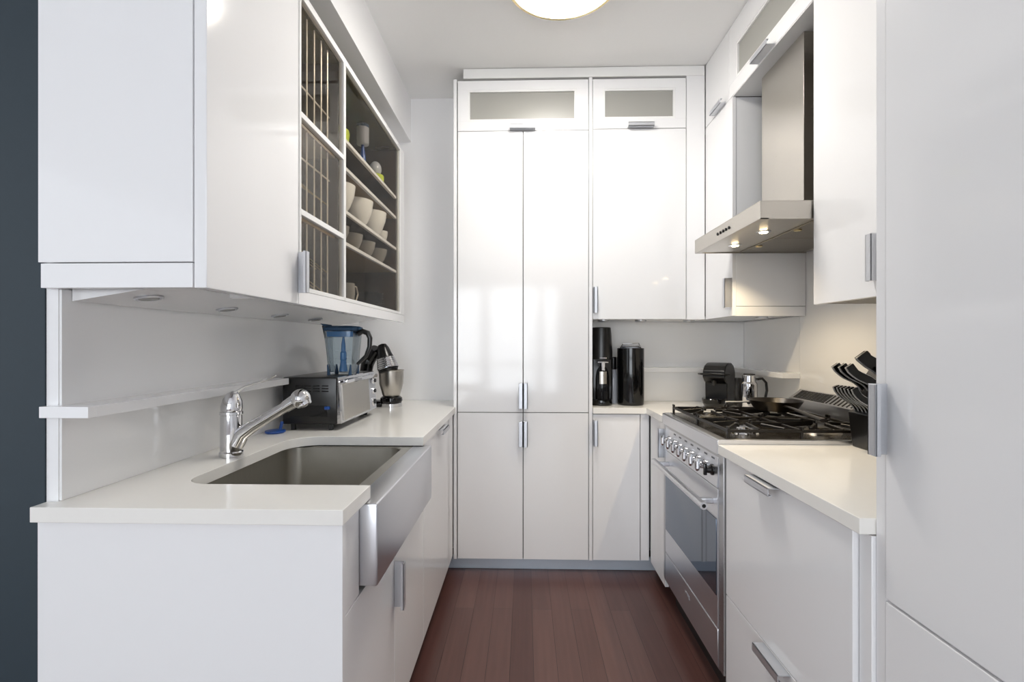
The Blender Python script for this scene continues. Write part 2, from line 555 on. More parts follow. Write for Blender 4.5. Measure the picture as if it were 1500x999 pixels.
x0, x1, y0, y1 = -0.885, -0.458, 1.17, 1.80
rg = [rrect(-0.93, -0.375, 1.157, 1.838, 0.004, 0.8845), rrect(x0 - .004, x1 + .004, y0 - .004, y1 + .004, 0.05, 0.8845), rrect(x0, x1, y0, y1, 0.046, 0.880),
      rrect(x0 + .004, x1 - .004, y0 + .004, y1 - .004, 0.046, 0.73), rrect(x0 + .012, x1 - .012, y0 + .012, y1 - .012, 0.046, 0.70),
      rrect(x0 + .04, x1 - .04, y0 + .04, y1 - .04, 0.04, 0.684), rrect(-0.70, -0.64, 1.45, 1.51, 0.028, 0.680)]
bz = MB().rings(rg, cap0=False, cap1=True)
o = bz.build('basin', 'sink', T)
mb = MB().box(-0.425, -0.356, 1.157, 1.838, 0.684, 0.8855, 0.006, 3)
mb.build('apron', 'steelh', T)
MB().lathe([(0.045, 0), (0.045, .003), (0.03, .004), (0.026, .001)], (-0.67, 1.48, 0.6805)).build('drain', 'chrome', T)

# faucet
fx, fy = -0.92, 1.49
T = thing('kitchen_faucet', 'chrome single-lever faucet with pull-out spout beside the sink', 'faucet', (fx, fy, CT1))
MB().lathe([(0.034, 0), (0.034, .012), (0.031, .016), (0.0305, .128), (0.033, .13), (0.033, .138), (0.029, .141)], (fx, fy, CT1 + 0.0005)).build('body', 'chrome', T)
pts = [(fx + 0.006, .0), (fx + 0.006, .0)]
sp_ = [(-0.905, fy, 0.957), (-0.885, fy, 0.990), (-0.85, fy, 1.014), (-0.80, fy, 1.043), (-0.745, fy, 1.076)]
MB().tube(sp_, [0.026, 0.0235, 0.020, 0.0175, 0.0165], 20).build('spout', 'chrome', T)
hd = MB().cyl((-0.748, fy, 1.074), (-0.712, fy, 1.096), 0.0185, 0.021)
hd.sph((-0.700, fy, 1.100), 0.030)
hd.lathe([(0.024, 0), (0.022, .012), (0.018, .014)], (-0.692, fy, 1.090), (0.45, 0, -0.9))
hd.build('spray_head', 'chrome', T)
MB().lathe([(0.030, 0), (0.031, .012), (0.027, .034), (0.017, .054), (0.004, .062)], (fx, fy, CT1 + 0.1415), (0.12, 0, 1)).build('lever_dome', 'chrome', T)
lv = [(fx + 0.0, fy, 1.095), (fx + 0.014, fy, 1.118), (fx + 0.045, fy, 1.137), (fx + 0.085, fy, 1.149), (fx + 0.115, fy, 1.158), (fx + 0.142, fy, 1.172)]
MB().tube(lv, [0.016, 0.010, 0.006, 0.005, 0.006, 0.003], 12, flat=0.6).build('lever', 'chrome', T)

# ------------------------------------------------------------------ left backsplash and ledge
tbox('backsplash_panel', 'splash', 'glossy white backsplash panel behind the faucet and toaster oven', 'backsplash', XL + 0.0005, XL + 0.006, 1.052, YW - 0.004, CT1 + 0.0005, 1.392, 0)
mb = MB().box(-1.062, -0.952, 1.028, 1.0495, 1.108, 1.133, 0.001)
mb.box(XL + 0.007, -0.952, 1.0495, 1.925, 1.108, 1.133, 0.001)
tag(mb.build('ledge_shelf', 'gloss', None, (-1.0, 1.5, 1.108)), 'white ledge shelf on the backsplash behind the faucet', 'shelf')

# ------------------------------------------------------------------ left wall cabinets
XU = -0.69
T = thing('wall_cabinet', 'white gloss wall cabinet at the near end, above the faucet', 'cabinet', (-0.86, 1.25, 1.39))
box('carcass', 'inner', T, XL + 0.002, XU - 0.022, 1.052, 1.460, 1.43, 2.355)
box('end_panel', 'gloss', T, XL - 0.026, XU - 0.031, 1.030, 1.048, 1.449, 2.36, 0.001)
box('light_rail', 'gloss', T, XL - 0.020, XU - 0.031, 1.030, 1.048, 1.393, 1.4465, 0.001)
d = MB().box(XU - 0.028, XU, 1.030, 1.455, 1.392, 2.36, 0.002).build('door', 'gloss', T)
handle(d, (XU, 1.4555, 1.488), Z, X, -Y, L=0.125)

T = thing('display_cabinet', 'white wall cabinet with glazed doors and open shelves above the toaster oven', 'cabinet', (-0.86, 2.1, 1.39))
box('side_panel', 'satin', T, XL + 0.002, XU - 0.022, 1.463, 1.478, 1.4265, 2.355, 0)
box('side_panel', 'satin', T, XL + 0.002, XU - 0.022, 2.665, 2.742, 1.4265, 2.355, 0)
box('back_board', 'umber', T, XL + 0.002, XL + 0.014, 1.479, 2.664, 1.43, 2.34, 0)
box('top_board', 'topreflect', T, XL + 0.002, XU - 0.022, 1.479, 2.664, 2.342, 2.354, 0)
box('bottom_board', 'darkshelf', T, XL + 0.002, XU - 0.022, 1.479, 2.664, 1.426, 1.438, 0)
box('side_lining', 'brown', T, XL + 0.014, XU - 0.024, 2.652, 2.664, 1.44, 2.34, 0)
box('divider', 'brown', T, XL + 0.016, XU - 0.024, 1.826, 1.838, 1.44, 2.34, 0)
box('bottom_rail', 'gloss', T, XU - 0.020, XU, 1.459, 2.742, 1.392, 1.434, 0.001)
box('side_stile', 'gloss', T, XU - 0.020, XU, 2.668, 2.742, 1.4345, 2.36, 0.001)
box('top_rail', 'gloss', T, XU - 0.020, XU, 1.463, 2.6675, 2.357, 2.368, 0.001)


def framedoor(y0, y1, z0, z1, w, cross, name):
    mb = MB()
    mb.box(XU - 0.017, XU + 0.001, y0, y0 + w, z0, z1, 0.001)
    mb.box(XU - 0.017, XU + 0.001, y1 - w, y1, z0, z1, 0.001)
    mb.box(XU - 0.017, XU + 0.001, y0 + w, y1 - w, z0, z0 + 0.014, 0.001)
    mb.box(XU - 0.017, XU + 0.001, y0 + w, y1 - w, z1 - 0.014, z1, 0.001)
    for z in cross:
        mb.box(XU - 0.017, XU + 0.001, y0 + w, y1 - w, z - 0.009, z + 0.009, 0.001)
    d = mb.build(name, 'satin', T)
    MB().box(XU - 0.010, XU - 0.007, y0 + w, y1 - w, z0 + 0.014, z1 - 0.014).build('glass_pane', 'door_glass', d)
    return d


framedoor(1.463, 1.832, 1.4345, 2.356, 0.010, (1.679, 1.980), 'glass_door')
framedoor(1.834, 2.6665, 1.4345, 2.356, 0.010, (), 'glass_door')
for z, sm in ((1.674, 'beige'), (1.80, 'darkshelf'), (1.972, 'beige'), (2.083, 'darkshelf')):
    s_ = box('shelf', sm, T, XL + 0.016, XU - 0.034, 1.842, 2.650, z - 0.009, z, 0)
    MB().box(XU - 0.034, XU - 0.020, 1.840, 2.6505, z - 0.012, z + 0.002, 0.001).build('edge_strip', 'gloss', s_)
for z in (1.680, 1.986):
    box('shelf', 'umber', T, XL + 0.016, XU - 0.034, 1.480, 1.824, z - 0.010, z, 0)
# wire dish rack in the left bay
wy = [1.520, 1.572, 1.628, 1.684, 1.738, 1.79]
T = thing('dish_rack', 'cream wire dish rack behind the barred glass of the left bay', 'dish rack', (-0.86, 1.65, 1.44))
for k, y in enumerate(wy[:5]):
    u = MB()
    for za, zb in ((1.444, 1.664), (1.690, 1.966), (1.992, 2.338)):
        u.tube([(XU - 0.028, y, za), (XU - 0.028, y, (za + zb) / 2), (XU - 0.028, y, zb)], 0.0027, 6)
    u.build('wire', 'wire', T)
for z in (1.505, 1.59, 1.845, 2.08):
    for k, y in enumerate(wy):
        MB().tube([(XU - 0.19, y + 0.01, z + 0.065), (XU - 0.12, y + 0.01, z), (XU - 0.05, y + 0.01, z - 0.055)], 0.0022, 6).build('cross_wire', 'brasswire', T)
for z in (1.445, 1.70, 1.89, 2.13):
    MB().tube([(XU - 0.055, 1.483, z), (XU - 0.055, 1.65, z), (XU - 0.055, 1.82, z)], 0.003, 6).build('long_wire', 'wire', T)

# under-cabinet light deck, wedge shaped
T = thing('light_deck', 'sloped white under-cabinet lighting board above the left countertop', 'lighting board', (-0.9, 1.7, 1.368))
MB().prism([(XL + 0.008, 1.368), (XL + 0.008, 1.41), (-0.80, 1.4245), (-0.80, 1.405)], 1.075, 2.60, 'xz').build('board', 'splash', T)
MB().box(-0.798, XU - 0.03, 1.285, 1.30, 1.394, 1.4245).build('cross_rail', 'satin', T)
sl = math.atan2(0.037, 0.232)
pk = []
T0 = thing('puck_light', 'round under-cabinet puck light, nearest of the four over the left countertop', 'light', (-0.93, 1.165, 1.383), 'puck lights under the left cabinets')
mb = MB()
q = Vector((math.sin(sl), 0, -math.cos(sl)))
mb.lathe([(0.030, -0.003), (0.031, 0.002), (0.026, 0.005), (0.024, 0.003)], (-0.93, 1.165, 1.383), q)
mb.build('bezel', 'alu', T0)
MB().lathe([(0.022, 0), (0.021, 0.003)], (-0.93, 1.165, 1.383) + q * 0.002 if False else Vector((-0.93, 1.165, 1.383)) + q * 0.002, q).build('lens', 'puck', T0)
zz = lambda x: 1.368 + (x - (XL + 0.008)) * math.tan(sl)
for y, lb in ((1.51, 'round under-cabinet puck light, second from the near end above the faucet'), (1.84, 'round under-cabinet puck light, third from the near end, above the toaster oven'), (2.16, 'round under-cabinet puck light, farthest, just over the blender jar')):
    dup(T0, (-0.945, y, zz(-0.945) - 0.001), lb)
T0.location = (-0.925, 1.165, zz(-0.925) - 0.001)

# ------------------------------------------------------------------ right base run
XRD = 0.685
T = thing('base_cabinet', 'small white gloss base cabinet between the range and the back corner', 'cabinet', (1.0, 2.5, 0))
box('carcass', 'inner', T, XRD + 0.022, XR - 0.003, 2.384, 2.676, 0.075, 0.884)
d = MB().box(XRD, XRD + 0.018, 2.382, 2.655, 0.082, 0.884, 0.0012).build('door', 'gloss', T)
handle(d, (XRD, 2.3825, 0.785), Z, -X, Y)

T = thing('drawer_cabinet', 'white gloss two-drawer base cabinet between the range and the fridge panel', 'cabinet', (1.0, 1.35, 0))
box('carcass', 'inner', T, XRD + 0.022, XR - 0.003, 1.050, 1.664, 0.09, 0.884)
d = MB().box(XRD, XRD + 0.018, 1.030, 1.667, 0.4195, 0.884, 0.0012).build('drawer', 'gloss', T)
handle(d, (XRD, 1.385, 0.8825), Y, -X, -Z)
d = MB().box(XRD, XRD + 0.018, 1.030, 1.667, 0.10, 0.4155, 0.0012).build('drawer', 'gloss', T)
handle(d, (XRD, 1.335, 0.4150), Y, -X, -Z)
box('end_panel', 'gloss', T, XRD + 0.011, XR - 0.003, 0.9895, 1.026, 0.0, 0.884)
tbox('toe_kick', 'kick', 'metallic plinth strip under the right base cabinets', 'plinth', XRD + 0.06, XRD + 0.072, 1.03, 1.66, 0.001, 0.088, 0.001)

tag(MB().prism([(0.672, 0.990), (0.708, 0.990), (XR - 0.002, 0.990), (XR - 0.002, 1.703), (0.672, 1.703)], CT0, CT1).build('countertop', 'quartz', None, (1, 1.3, CT0), bevmod=0.0015),
    'white quartz countertop between the range and the fridge panel', 'countertop')
poly = [(0.374, 2.665), (0.665, 2.665), (0.668, 2.381), (XR - 0.002, 2.381), (XR - 0.002, YW - 0.002), (0.374, YW - 0.002)]
tag(MB().prism(poly, CT0, CT1).build('countertop', 'quartz', None, (0.9, 2.8, CT0), bevmod=0.0015),
    'white quartz countertop in the back corner under the coffee machine', 'countertop')

tbox('backsplash_panel', 'splash', 'glossy white backsplash panel on the back wall behind the canister', 'backsplash', 0.374, XR - 0.008, YW - 0.007, YW - 0.0015, CT1 + 0.0005, 1.404, 0)
tbox('backsplash_panel', 'splash', 'glossy white backsplash panel beside the corner, behind the frother', 'backsplash', XR - 0.007, XR - 0.0015, 2.392, YW - 0.008, CT1 + 0.0005, 1.404, 0)
tbox('backsplash_panel', 'splash', 'glossy white backsplash panel behind the range and hood', 'backsplash', XR - 0.007, XR - 0.0015, 0.992, 2.390, CT1 + 0.0005, 2.45, 0)
mb = MB().box(0.374, XR - 0.009, 2.925, YW - 0.008, 1.103, 1.128, 0.001)
mb.box(1.252, XR - 0.009, 2.385, 2.925, 1.103, 1.128, 0.001)
tag(mb.build('ledge_shelf', 'gloss', None, (1, 2.9, 1.1)), 'white corner ledge shelf behind the coffee machine', 'shelf')

# ------------------------------------------------------------------ right wall cabinets
XV = 0.99
T = thing('wall_cabinet', 'white gloss corner wall cabinet to the left of the hood', 'cabinet', (1.15, 2.5, 1.405))
box('carcass', 'inner', T, XV + 0.022, XR - 0.009, 2.360, YW - 0.02, 1.43, 2.448)
box('end_panel', 'gloss', T, XV + 0.019, XR - 0.009, 2.338, 2.357, 1.452, 2.450, 0.001)
box('light_rail', 'gloss', T, XV + 0.019, XR - 0.009, 2.338, 2.357, 1.404, 1.450, 0.001)
box('bottom_panel', 'splash', T, XV + 0.019, XR - 0.009, 2.36, YW - 0.02, 1.4085, 1.425, 0)
d = MB().box(XV, XV + 0.018, 2.336, YB - 0.002, 1.405, 2.452, 0.0012).build('door', 'gloss', T)
handle(d, (XV, 2.3375, 1.516), Z, -X, Y, pr=0.036)


def rflap(T, y0, y1, z0, z1, gy0=None, gy1=None, gz0=0, gz1=0):
    if gy0 is None:
        return MB().box(XV, XV + 0.018, y0, y1, z0, z1, 0.0012).build('flap_door', 'gloss', T)
    mb = MB()
    mb.box(XV, XV + 0.018, y0, y1, gz1, z1, 0.001)
    mb.box(XV, XV + 0.018, y0, y1, z0, gz0, 0.001)
    mb.box(XV, XV + 0.018, y0, gy0, gz0, gz1)
    mb.box(XV, XV + 0.018, gy1, y1, gz0, gz1)
    d = mb.build('flap_door', 'gloss', T)
    rb = MB()
    w = 0.010
    rb.box(XV + 0.001, XV + 0.014, gy0, gy1, gz1 - w, gz1, 0.001)
    rb.box(XV + 0.001, XV + 0.014, gy0, gy1, gz0, gz0 + w, 0.001)
    rb.box(XV + 0.001, XV + 0.014, gy0, gy0 + w, gz0 + w, gz1 - w)
    rb.box(XV + 0.001, XV + 0.014, gy1 - w, gy1, gz0 + w, gz1 - w)
    rb.build('glazing_bead', 'satin', d)
    MB().box(XV + 0.009, XV + 0.013, gy0 + w, gy1 - w, gz0 + w, gz1 - w).build('glass_pane', 'frost', d)
    return d


T = thing('bridge_cabinet', 'white gloss high cabinet with frosted flap door above the hood', 'cabinet', (1.15, 2.1, 2.45))
box('carcass', 'inner', T, XV + 0.020, XR - 0.009, 1.695, YB - 0.005, 2.465, 2.796)
box('bottom_panel', 'satin', T, XV + 0.002, XR - 0.009, 1.695, 2.335, 2.4515, 2.464, 0)
d = rflap(T, 1.690, 2.372, 2.455, 2.797, 1.76, 2.292, 2.520, 2.682)
handle(d, (XV, 2.010, 2.4575), Y, -X, Z, pr=0.036)
d = rflap(T, 2.375, YB - 0.002, 2.455, 2.797)
handle(d, (XV, 2.475, 2.4575), Y, -X, Z, pr=0.03)

T = thing('wall_cabinet', 'white gloss wall cabinet to the right of the hood, above the knife block', 'cabinet', (1.15, 1.33, 1.405))
box('carcass', 'inner', T, XV + 0.020, XR - 0.009, 0.99, 1.684, 1.4075, 2.796)
d = MB().box(XV, XV + 0.018, 1.380, 1.686, 1.405, 2.797, 0.0012).build('door', 'gloss', T)
handle(d, (XV, 1.383, 1.515), Z, -X, Y, L=0.133, pr=0.02)
d = MB().box(XV, XV + 0.018, 0.992, 1.376, 1.405, 2.797, 0.0012).build('door', 'gloss', T)
mb = MB().cyl((XV + 0.07, 1.41, 1.4075), (XV + 0.07, 1.41, 1.398), 0.008, seg=16)
mb.build('bolt_head', 'alu', T)

def puckdown(x, y, z, label, grp, bm_='alu', lm='puck', nm='puck_light'):
    t = thing(nm, label, 'light', (x, y, z), grp)
    MB().lathe([(0.032, 0.0), (0.032, 0.006), (0.028, 0.010), (0.024, 0.008), (0.024, 0.0)], (x, y, z), (0, 0, -1)).build('bezel', bm_, t)
    MB().lathe([(0.0235, 0.0), (0.0235, 0.006), (0.018, 0.008)], (x, y, z), (0, 0, -1)).build('lens', lm, t)
    return t


gp = 'puck lights under the corner wall cabinets'
p0 = puckdown(0.450, 2.78, 1.408, 'round puck light above the black bottle machine', gp)
dup(p0, (0.665, 2.80, 1.408), 'round puck light under the cabinet, between canister and coffee machine')
dup(p0, (0.955, 2.84, 1.408), 'round puck light above the coffee machine in the back corner')
dup(p0, (1.215, 2.52, 1.408), 'round puck light above the steel frother, beside the hood')

# ------------------------------------------------------------------ tall cabinet on the right
T = thing('tall_cabinet', 'tall white gloss fridge cabinet with one large door at the right edge', 'cabinet', (1.0, 0.6, 0))
box('side_panel', 'gloss', T, 0.703, XR - 0.002, 0.961, 0.988, 0.0, 2.797, 0.002)
box('carcass', 'inner', T, 0.722, XR - 0.002, 0.12, 0.959, 0.06, 2.797)
d = MB().box(0.699, 0.719, 0.12, 0.9565, 0.776, 2.797, 0.002).build('door', 'gloss', T)
handle(d, (0.700, 0.9555, 1.125), Z, -X, -Y, L=0.137, pr=0.036)
d = MB().box(0.699, 0.719, 0.12, 0.9565, 0.06, 0.771, 0.002).build('freezer_drawer', 'gloss', T)

# ------------------------------------------------------------------ range hood
T = thing('range_hood', 'stainless steel chimney range hood over the gas range', 'range hood', (1.1, 2.015, 1.70))
hx, h0, h1 = 0.812, 1.692, 2.334
mb = MB()
mb.box(hx, hx + 0.003, h0, h1, 1.7025, 1.763, 0.001)
mb.box(hx + 0.003, XR - 0.009, h0, h0 + 0.003, 1.7025, 1.763)
mb.box(hx + 0.003, XR - 0.009, h1 - 0.003, h1, 1.7025, 1.763)
mb.box(hx, XR - 0.009, h0, h1, 1.763, 1.766, 0.001)
mb.box(hx + 0.003, hx + 0.03, h0, h1, 1.7025, 1.706)
mb.build('canopy', 'hoodst', T)
MB().prism([(hx + 0.03, 1.7045), (hx + 0.20, 1.708), (XR - 0.009, 1.708), (XR - 0.009, 1.716), (hx + 0.03, 1.712)], h0 + 0.004, h1 - 0.004, 'xz').build('underside_panel', 'hoodst', T)
for a, b in ((h0 + 0.02, 2.009), (2.013, h1 - 0.02)):
    f = MB().box(hx + 0.205, XR - 0.04, a, b, 1.7035, 1.7075, 0.001).build('grease_filter', 'filt', T)
    MB().lathe([(0.014, 0), (0.014, 0.005), (0.008, 0.007)], (hx + 0.222, (a + b) / 2, 1.7035), (0, 0, -1), 20).build('knob', 'brass', f)
box('chimney', 'hoodst', T, 1.052, XR - 0.009, 1.853, 2.176, 1.7665, 2.4505, 0.001)
for y in (1.90, 2.155):
    l = MB().lathe([(0.027, 0), (0.027, 0.003), (0.022, 0.004)], (0.925, y, 1.7075), (0, 0, -1), 28).build('lamp', 'chrome', T)
    MB().lathe([(0.0155, 0.0), (0.013, 0.003)], (0.925, y, 1.7034), (0, 0, -1), 24).build('bulb_lens', 'hoodlamp', l)
    ld = bpy.data.lights.new('halogen', 'SPOT'); ld.energy = 5.5; ld.color = (1.0, 0.80, 0.52); ld.spot_size = R(120); ld.spot_blend = 0.6; ld.shadow_soft_size = 0.014
    lo = bpy.data.objects.new('halogen', ld); lo.location = (0.925 - 1.1, y - 2.015, 1.699 - 1.70); col.objects.link(lo); lo.parent = T
for k in range(5):
    MB().lathe([(0.0065, 0), (0.006, 0.004), (0.004, 0.005)], (hx, 1.945 + 0.028 * k, 1.733), (-1, 0, 0), 16).build('push_button', 'black', T)

# ------------------------------------------------------------------ range
XF = 0.675
T = thing('gas_range', 'stainless steel gas range with oven on the right side', 'range', (1.0, 2.04, 0))
mb = MB()
mb.box(XF + 0.004, XR - 0.02, 1.706, 2.378, 0.13, 0.884)
mb.box(XF + 0.003, XF + 0.03, 1.670, 1.708, 0.135, 0.884, 0.001)
mb.box(XF + 0.003, XF + 0.03, 2.342, 2.379, 0.135, 0.884, 0.001)
mb.build('body', 'steel', T)
mb = MB()
mb.prism([(XF - 0.004, 0.884), (XF - 0.004, 0.932), (XF + 0.004, 0.936), (XR - 0.07, 0.936), (XR - 0.07, 0.928), (XR - 0.02, 0.928), (XR - 0.02, 0.884)], 1.7045, 2.3795, 'xz')
mb.build('cooktop', 'steelh', T, bevmod=0.002)
box('dark_reflection_sheet', 'gratereflect', T, 0.705, 1.262, 1.718, 2.366, 0.9355, 0.9375, 0.0005)  # sheet added to carry the painted dark reflection between the grates
MB().prism([(XF + 0.002, 0.767), (XF - 0.003, 0.767), (XF + 0.003, 0.870), (XF + 0.009, 0.883), (XF + 0.02, 0.883), (XF + 0.02, 0.767)], 1.712, 2.342, 'xz').build('control_panel', 'steelh', T)
ys = [2.285, 2.205, 2.13, 2.055, 1.98, 1.905, 1.83, 1.760]
kn = None
for k, y in enumerate(ys):
    a = MB()
    a.lathe([(0.020, 0), (0.020, 0.004), (0.014, 0.009), (0.0125, 0.022), (0.010, 0.024)], (XF + 0.0, y, 0.818), (-1, 0, 0.04), 24)
    o = a.build('knob', 'chrome' if k != 7 else 'black', T)
    if k != 7:
        MB().tube([(XF - 0.028, y, 0.796), (XF - 0.030, y, 0.805), (XF - 0.030, y, 0.832), (XF - 0.028, y, 0.843)], [0.006, 0.010, 0.010, 0.006], 12).build('grip', 'chrome', o)
    else:
        MB().box(XF - 0.032, XF - 0.02, y - 0.006, y + 0.006, 0.798, 0.840, 0.003).build('grip', 'blackgl', o)
mb = MB()
for y in ys[1:]:
    mb.box(XF + 0.0015, XF + 0.006, y - 0.014, y + 0.014, 0.858, 0.864)
mb.build('printed_icons', 'red', T)
# oven door
D = MB().prism([(XF, 0.275), (XF, 0.762), (XF + 0.02, 0.762), (XF + 0.02, 0.275)], 1.714, 2.340, 'xz').build('oven_door', 'steelh', T, bevmod=0.002)
MB().box(XF - 0.0025, XF + 0.001, 1.720, 2.334, 0.385, 0.655, 0.0008).build('window', 'oven', D)
hb = MB().tube([(XF - 0.052, 1.700, 0.706), (XF - 0.052, 2.350, 0.706)], 0.0135, 20)
hb.box(XF - 0.05, XF + 0.002, 1.752, 1.772, 0.697, 0.716, 0.003)
hb.box(XF - 0.05, XF + 0.002, 2.282, 2.302, 0.697, 0.716, 0.003)
hb.build('door_handle', 'steelh', D)
MB().lathe([(0.007, 0), (0.006, 0.001)], (XF - 0.052, 1.6995, 0.706), (0, -1, 0), 16).build('end_cap', 'black', D)
D = MB().box(XF, XF + 0.018, 1.714, 2.340, 0.135, 0.268, 0.002).build('storage_drawer', 'steelh', T)
fc = bpy.data.curves.new('maker_lettering', 'FONT')
fc.body = 'smeg'
fc.size = 0.028
fc.extrude = 0.0003
fc.align_x = 'CENTER'
fo = bpy.data.objects.new('maker_lettering', fc)
fo.data.materials.append(M['alu'])
me = bpy.data.meshes.new_from_object(fo)
bpy.data.objects.remove(fo)
mt = Matrix.Translation(Vector((XF - 0.0006, 2.03, 0.222)) - ORG[T.name]) @ Matrix(((0, 0, -1, 0), (-1, 0, 0, 0), (0, 1, 0, 0), (0, 0, 0, 1)))
me.transform(mt)
fo = bpy.data.objects.new('maker_lettering', me)
fo.parent = D
col.objects.link(fo)
box('toe_shade_block', 'black', T, XF + 0.06, XR - 0.03, 1.71, 2.375, 0.0, 0.129, 0)  # black block stands in for the dark shadow beneath the range
# backguard with sloping vented top
MB().prism([(XR - 0.068, 0.937), (XR - 0.066, 1.012), (XR - 0.012, 1.052), (XR - 0.012, 0.937)], 1.706, 2.378, 'xz').build('backguard', 'steelh', T)
sl2 = math.atan2(0.040, 0.054)
mb = MB()
for k in range(24):
    y = 1.73 + k * 0.0265
    for j in ((0, 1) if k < 16 else (0,)):
        pass
    mt = Matrix.Translation((XR - 0.039, y, 1.0325)) @ Matrix.Rotation(-sl2, 4, 'Y')
    if k < 15:
        mb.box(-0.026, 0.026, -0.004, 0.004, -0.0015, 0.0012, 0, 1, mt)
    else:
        for r_ in range(7):
            mt2 = mt @ Matrix.Translation((-0.024 + r_ * 0.008, 0, 0))
            mb.box(-0.0028, 0.0028, -0.011, 0.011, -0.0015, 0.0012, 0, 1, mt2)
mb.build('vent_slots', 'black', T)
# burners and grates
for (bx, by, r, mm) in ((0.825, 2.20, 0.036, 'burner'), (0.825, 1.855, 0.046, 'chrome'), (1.115, 2.20, 0.040, 'burner'), (1.115, 1.855, 0.052, 'burner')):
    b_ = MB().lathe([(r * 1.35, 0), (r * 1.3, 0.004), (r * 0.9, 0.007), (r * 0.9, 0.014), (r * 0.85, 0.015)], (bx, by, 0.9378)).build('burner', mm, T)
    MB().lathe([(r * 0.78, 0.0), (r * 0.8, 0.004), (r * 0.7, 0.008), (r * 0.2, 0.009)], (bx, by, 0.9517)).build('burner_cap', 'iron' if mm != 'chrome' else 'chrome', b_)
MB().lathe([(0.010, 0), (0.010, 0.012), (0.006, 0.016)], (1.02, 2.03, 0.9378)).build('brass_jet', 'brassburner', T)
GZ = 0.972


def bar(mb, p, q_, w=0.0042, h=0.0055):
    p, q_ = Vector(p), Vector(q_)
    dv = (q_ - p)
    L_ = dv.length
    xa = dv.normalized()
    ya = Vector((0, 0, 1)).cross(xa).normalized()
    za = xa.cross(ya)
    mt = Matrix((xa, ya, za)).transposed().to_4x4()
    mt.translation = (p + q_) / 2
    mb.box(-L_ / 2, L_ / 2, -w, w, -h, h, 0.002, 1, mt)


for ga, gb in ((1.722, 2.020), (2.026, 2.345)):
    mb = MB()
    gx0, gx1 = 0.715, 1.245
    for a, b in (((gx0, ga), (gx1, ga)), ((gx0, gb), (gx1, gb)), ((gx0, ga), (gx0, gb)), ((gx1, ga), (gx1, gb)), ((0.97, ga), (0.97, gb))):
        bar(mb, (a[0], a[1], GZ - 0.008), (b[0], b[1], GZ - 0.008))
    gm = 1.855 if ga < 1.9 else 2.20
    for cx in (0.825, 1.115):
        for ex, ey in ((gx0 if cx < 0.9 else 0.97, gm), (0.97 if cx < 0.9 else gx1, gm), (cx, ga), (cx, gb)):
            dv = Vector((ex - cx, ey - gm))
            bar(mb, (cx + dv.x * 0.22, gm + dv.y * 0.22, GZ), (ex, ey, GZ - 0.006), 0.0045, 0.0065)
        for sx in (-1, 1):
            for sy in (-1, 1):
                bar(mb, (cx + sx * 0.045, gm + sy * 0.045, GZ), (cx + sx * 0.10, gm + sy * (0.11), GZ - 0.006), 0.004, 0.006)
    for px in (gx0, 0.97, gx1):
        for py in (ga, gb):
            mb.box(px - 0.005, px + 0.005, py - 0.005, py + 0.005, 0.9378, GZ - 0.004, 0.002)
            mb.box(px - 0.004, px + 0.004, py - 0.010, py + 0.010, GZ - 0.004, GZ + 0.008, 0.002)
    mb.build('grate', 'iron', T)

# skillet
cx, cy, pz = 1.10, 2.155, GZ + 0.0078
T = thing('skillet', 'black iron frying pan resting on the rear burner of the range', 'frying pan', (cx, cy, pz))
MB().lathe([(0.0, 0), (0.078, 0.0), (0.083, 0.003), (0.108, 0.043), (0.110, 0.045), (0.106, 0.044), (0.080, 0.006), (0.0, 0.004)], (cx, cy, pz), seg=56).build('bowl', 'pan', T)
MB().tube([(cx - 0.01, cy - 0.100, pz + 0.030), (cx - 0.018, cy - 0.17, pz + 0.030), (cx - 0.03, cy - 0.30, pz + 0.022), (cx - 0.045, cy - 0.42, pz + 0.020)], [0.010, 0.009, 0.013, 0.015], 12, flat=0.45).build('handle', 'pan', T)
MB().tube([(cx - 0.098, cy + 0.02, pz + 0.036), (cx - 0.14, cy + 0.03, pz + 0.032), (cx - 0.20, cy + 0.04, pz + 0.030)], [0.006, 0.006, 0.0075], 12, flat=0.7).build('helper_handle', 'steel', T)

# ------------------------------------------------------------------ toaster oven
x0, x1, y0, y1 = -0.985, -0.760, 1.935, 2.40
T = thing('toaster_oven', 'black and stainless toaster oven on the left countertop', 'toaster oven', ((x0 + x1) / 2, (y0 + y1) / 2, CT1))
MB().box(x0, x1, y0, y1, 0.944, 1.136, 0.008, 3).build('body', 'black', T)
MB().prism([(x1 + 0.0005, 0.946), (x1 + 0.016, 0.948), (x1 + 0.004, 1.133), (x1 + 0.0005, 1.135)], y0 + 0.002, y1 - 0.002, 'xz').build('front_bezel', 'chrome', T)
D = MB().prism([(x1 + 0.0145, 0.958), (x1 + 0.020, 0.958), (x1 + 0.010, 1.105), (x1 + 0.0058, 1.105)], y0 + 0.03, y1 - 0.105, 'xz').build('glass_door', 'hoodst', T)
MB().box(x1 + 0.010, x1 + 0.030, y0 + 0.035, y1 - 0.02, 1.107, 1.123, 0.005, 3).build('door_handle', 'chrome', D)
P_ = MB().prism([(x1 + 0.0145, 0.952), (x1 + 0.018, 0.952), (x1 + 0.008, 1.128), (x1 + 0.0048, 1.128)], y1 - 0.10, y1 - 0.003, 'xz').build('control_panel', 'alu', T)
for zk, rk in ((1.092, 0.017), (1.042, 0.017), (0.990, 0.023)):
    k_ = MB().lathe([(rk, 0), (rk, 0.006), (rk * 0.8, 0.012)], (x1 + 0.013, y1 - 0.055, zk), (1, 0, 0.06), 24).build('dial', 'chrome', P_)
    MB().lathe([(rk * 0.55, 0), (rk * 0.5, 0.006)], (x1 + 0.0252, y1 - 0.055, zk + 0.0007), (1, 0, 0.06), 20).build('dial_cap', 'black', k_)
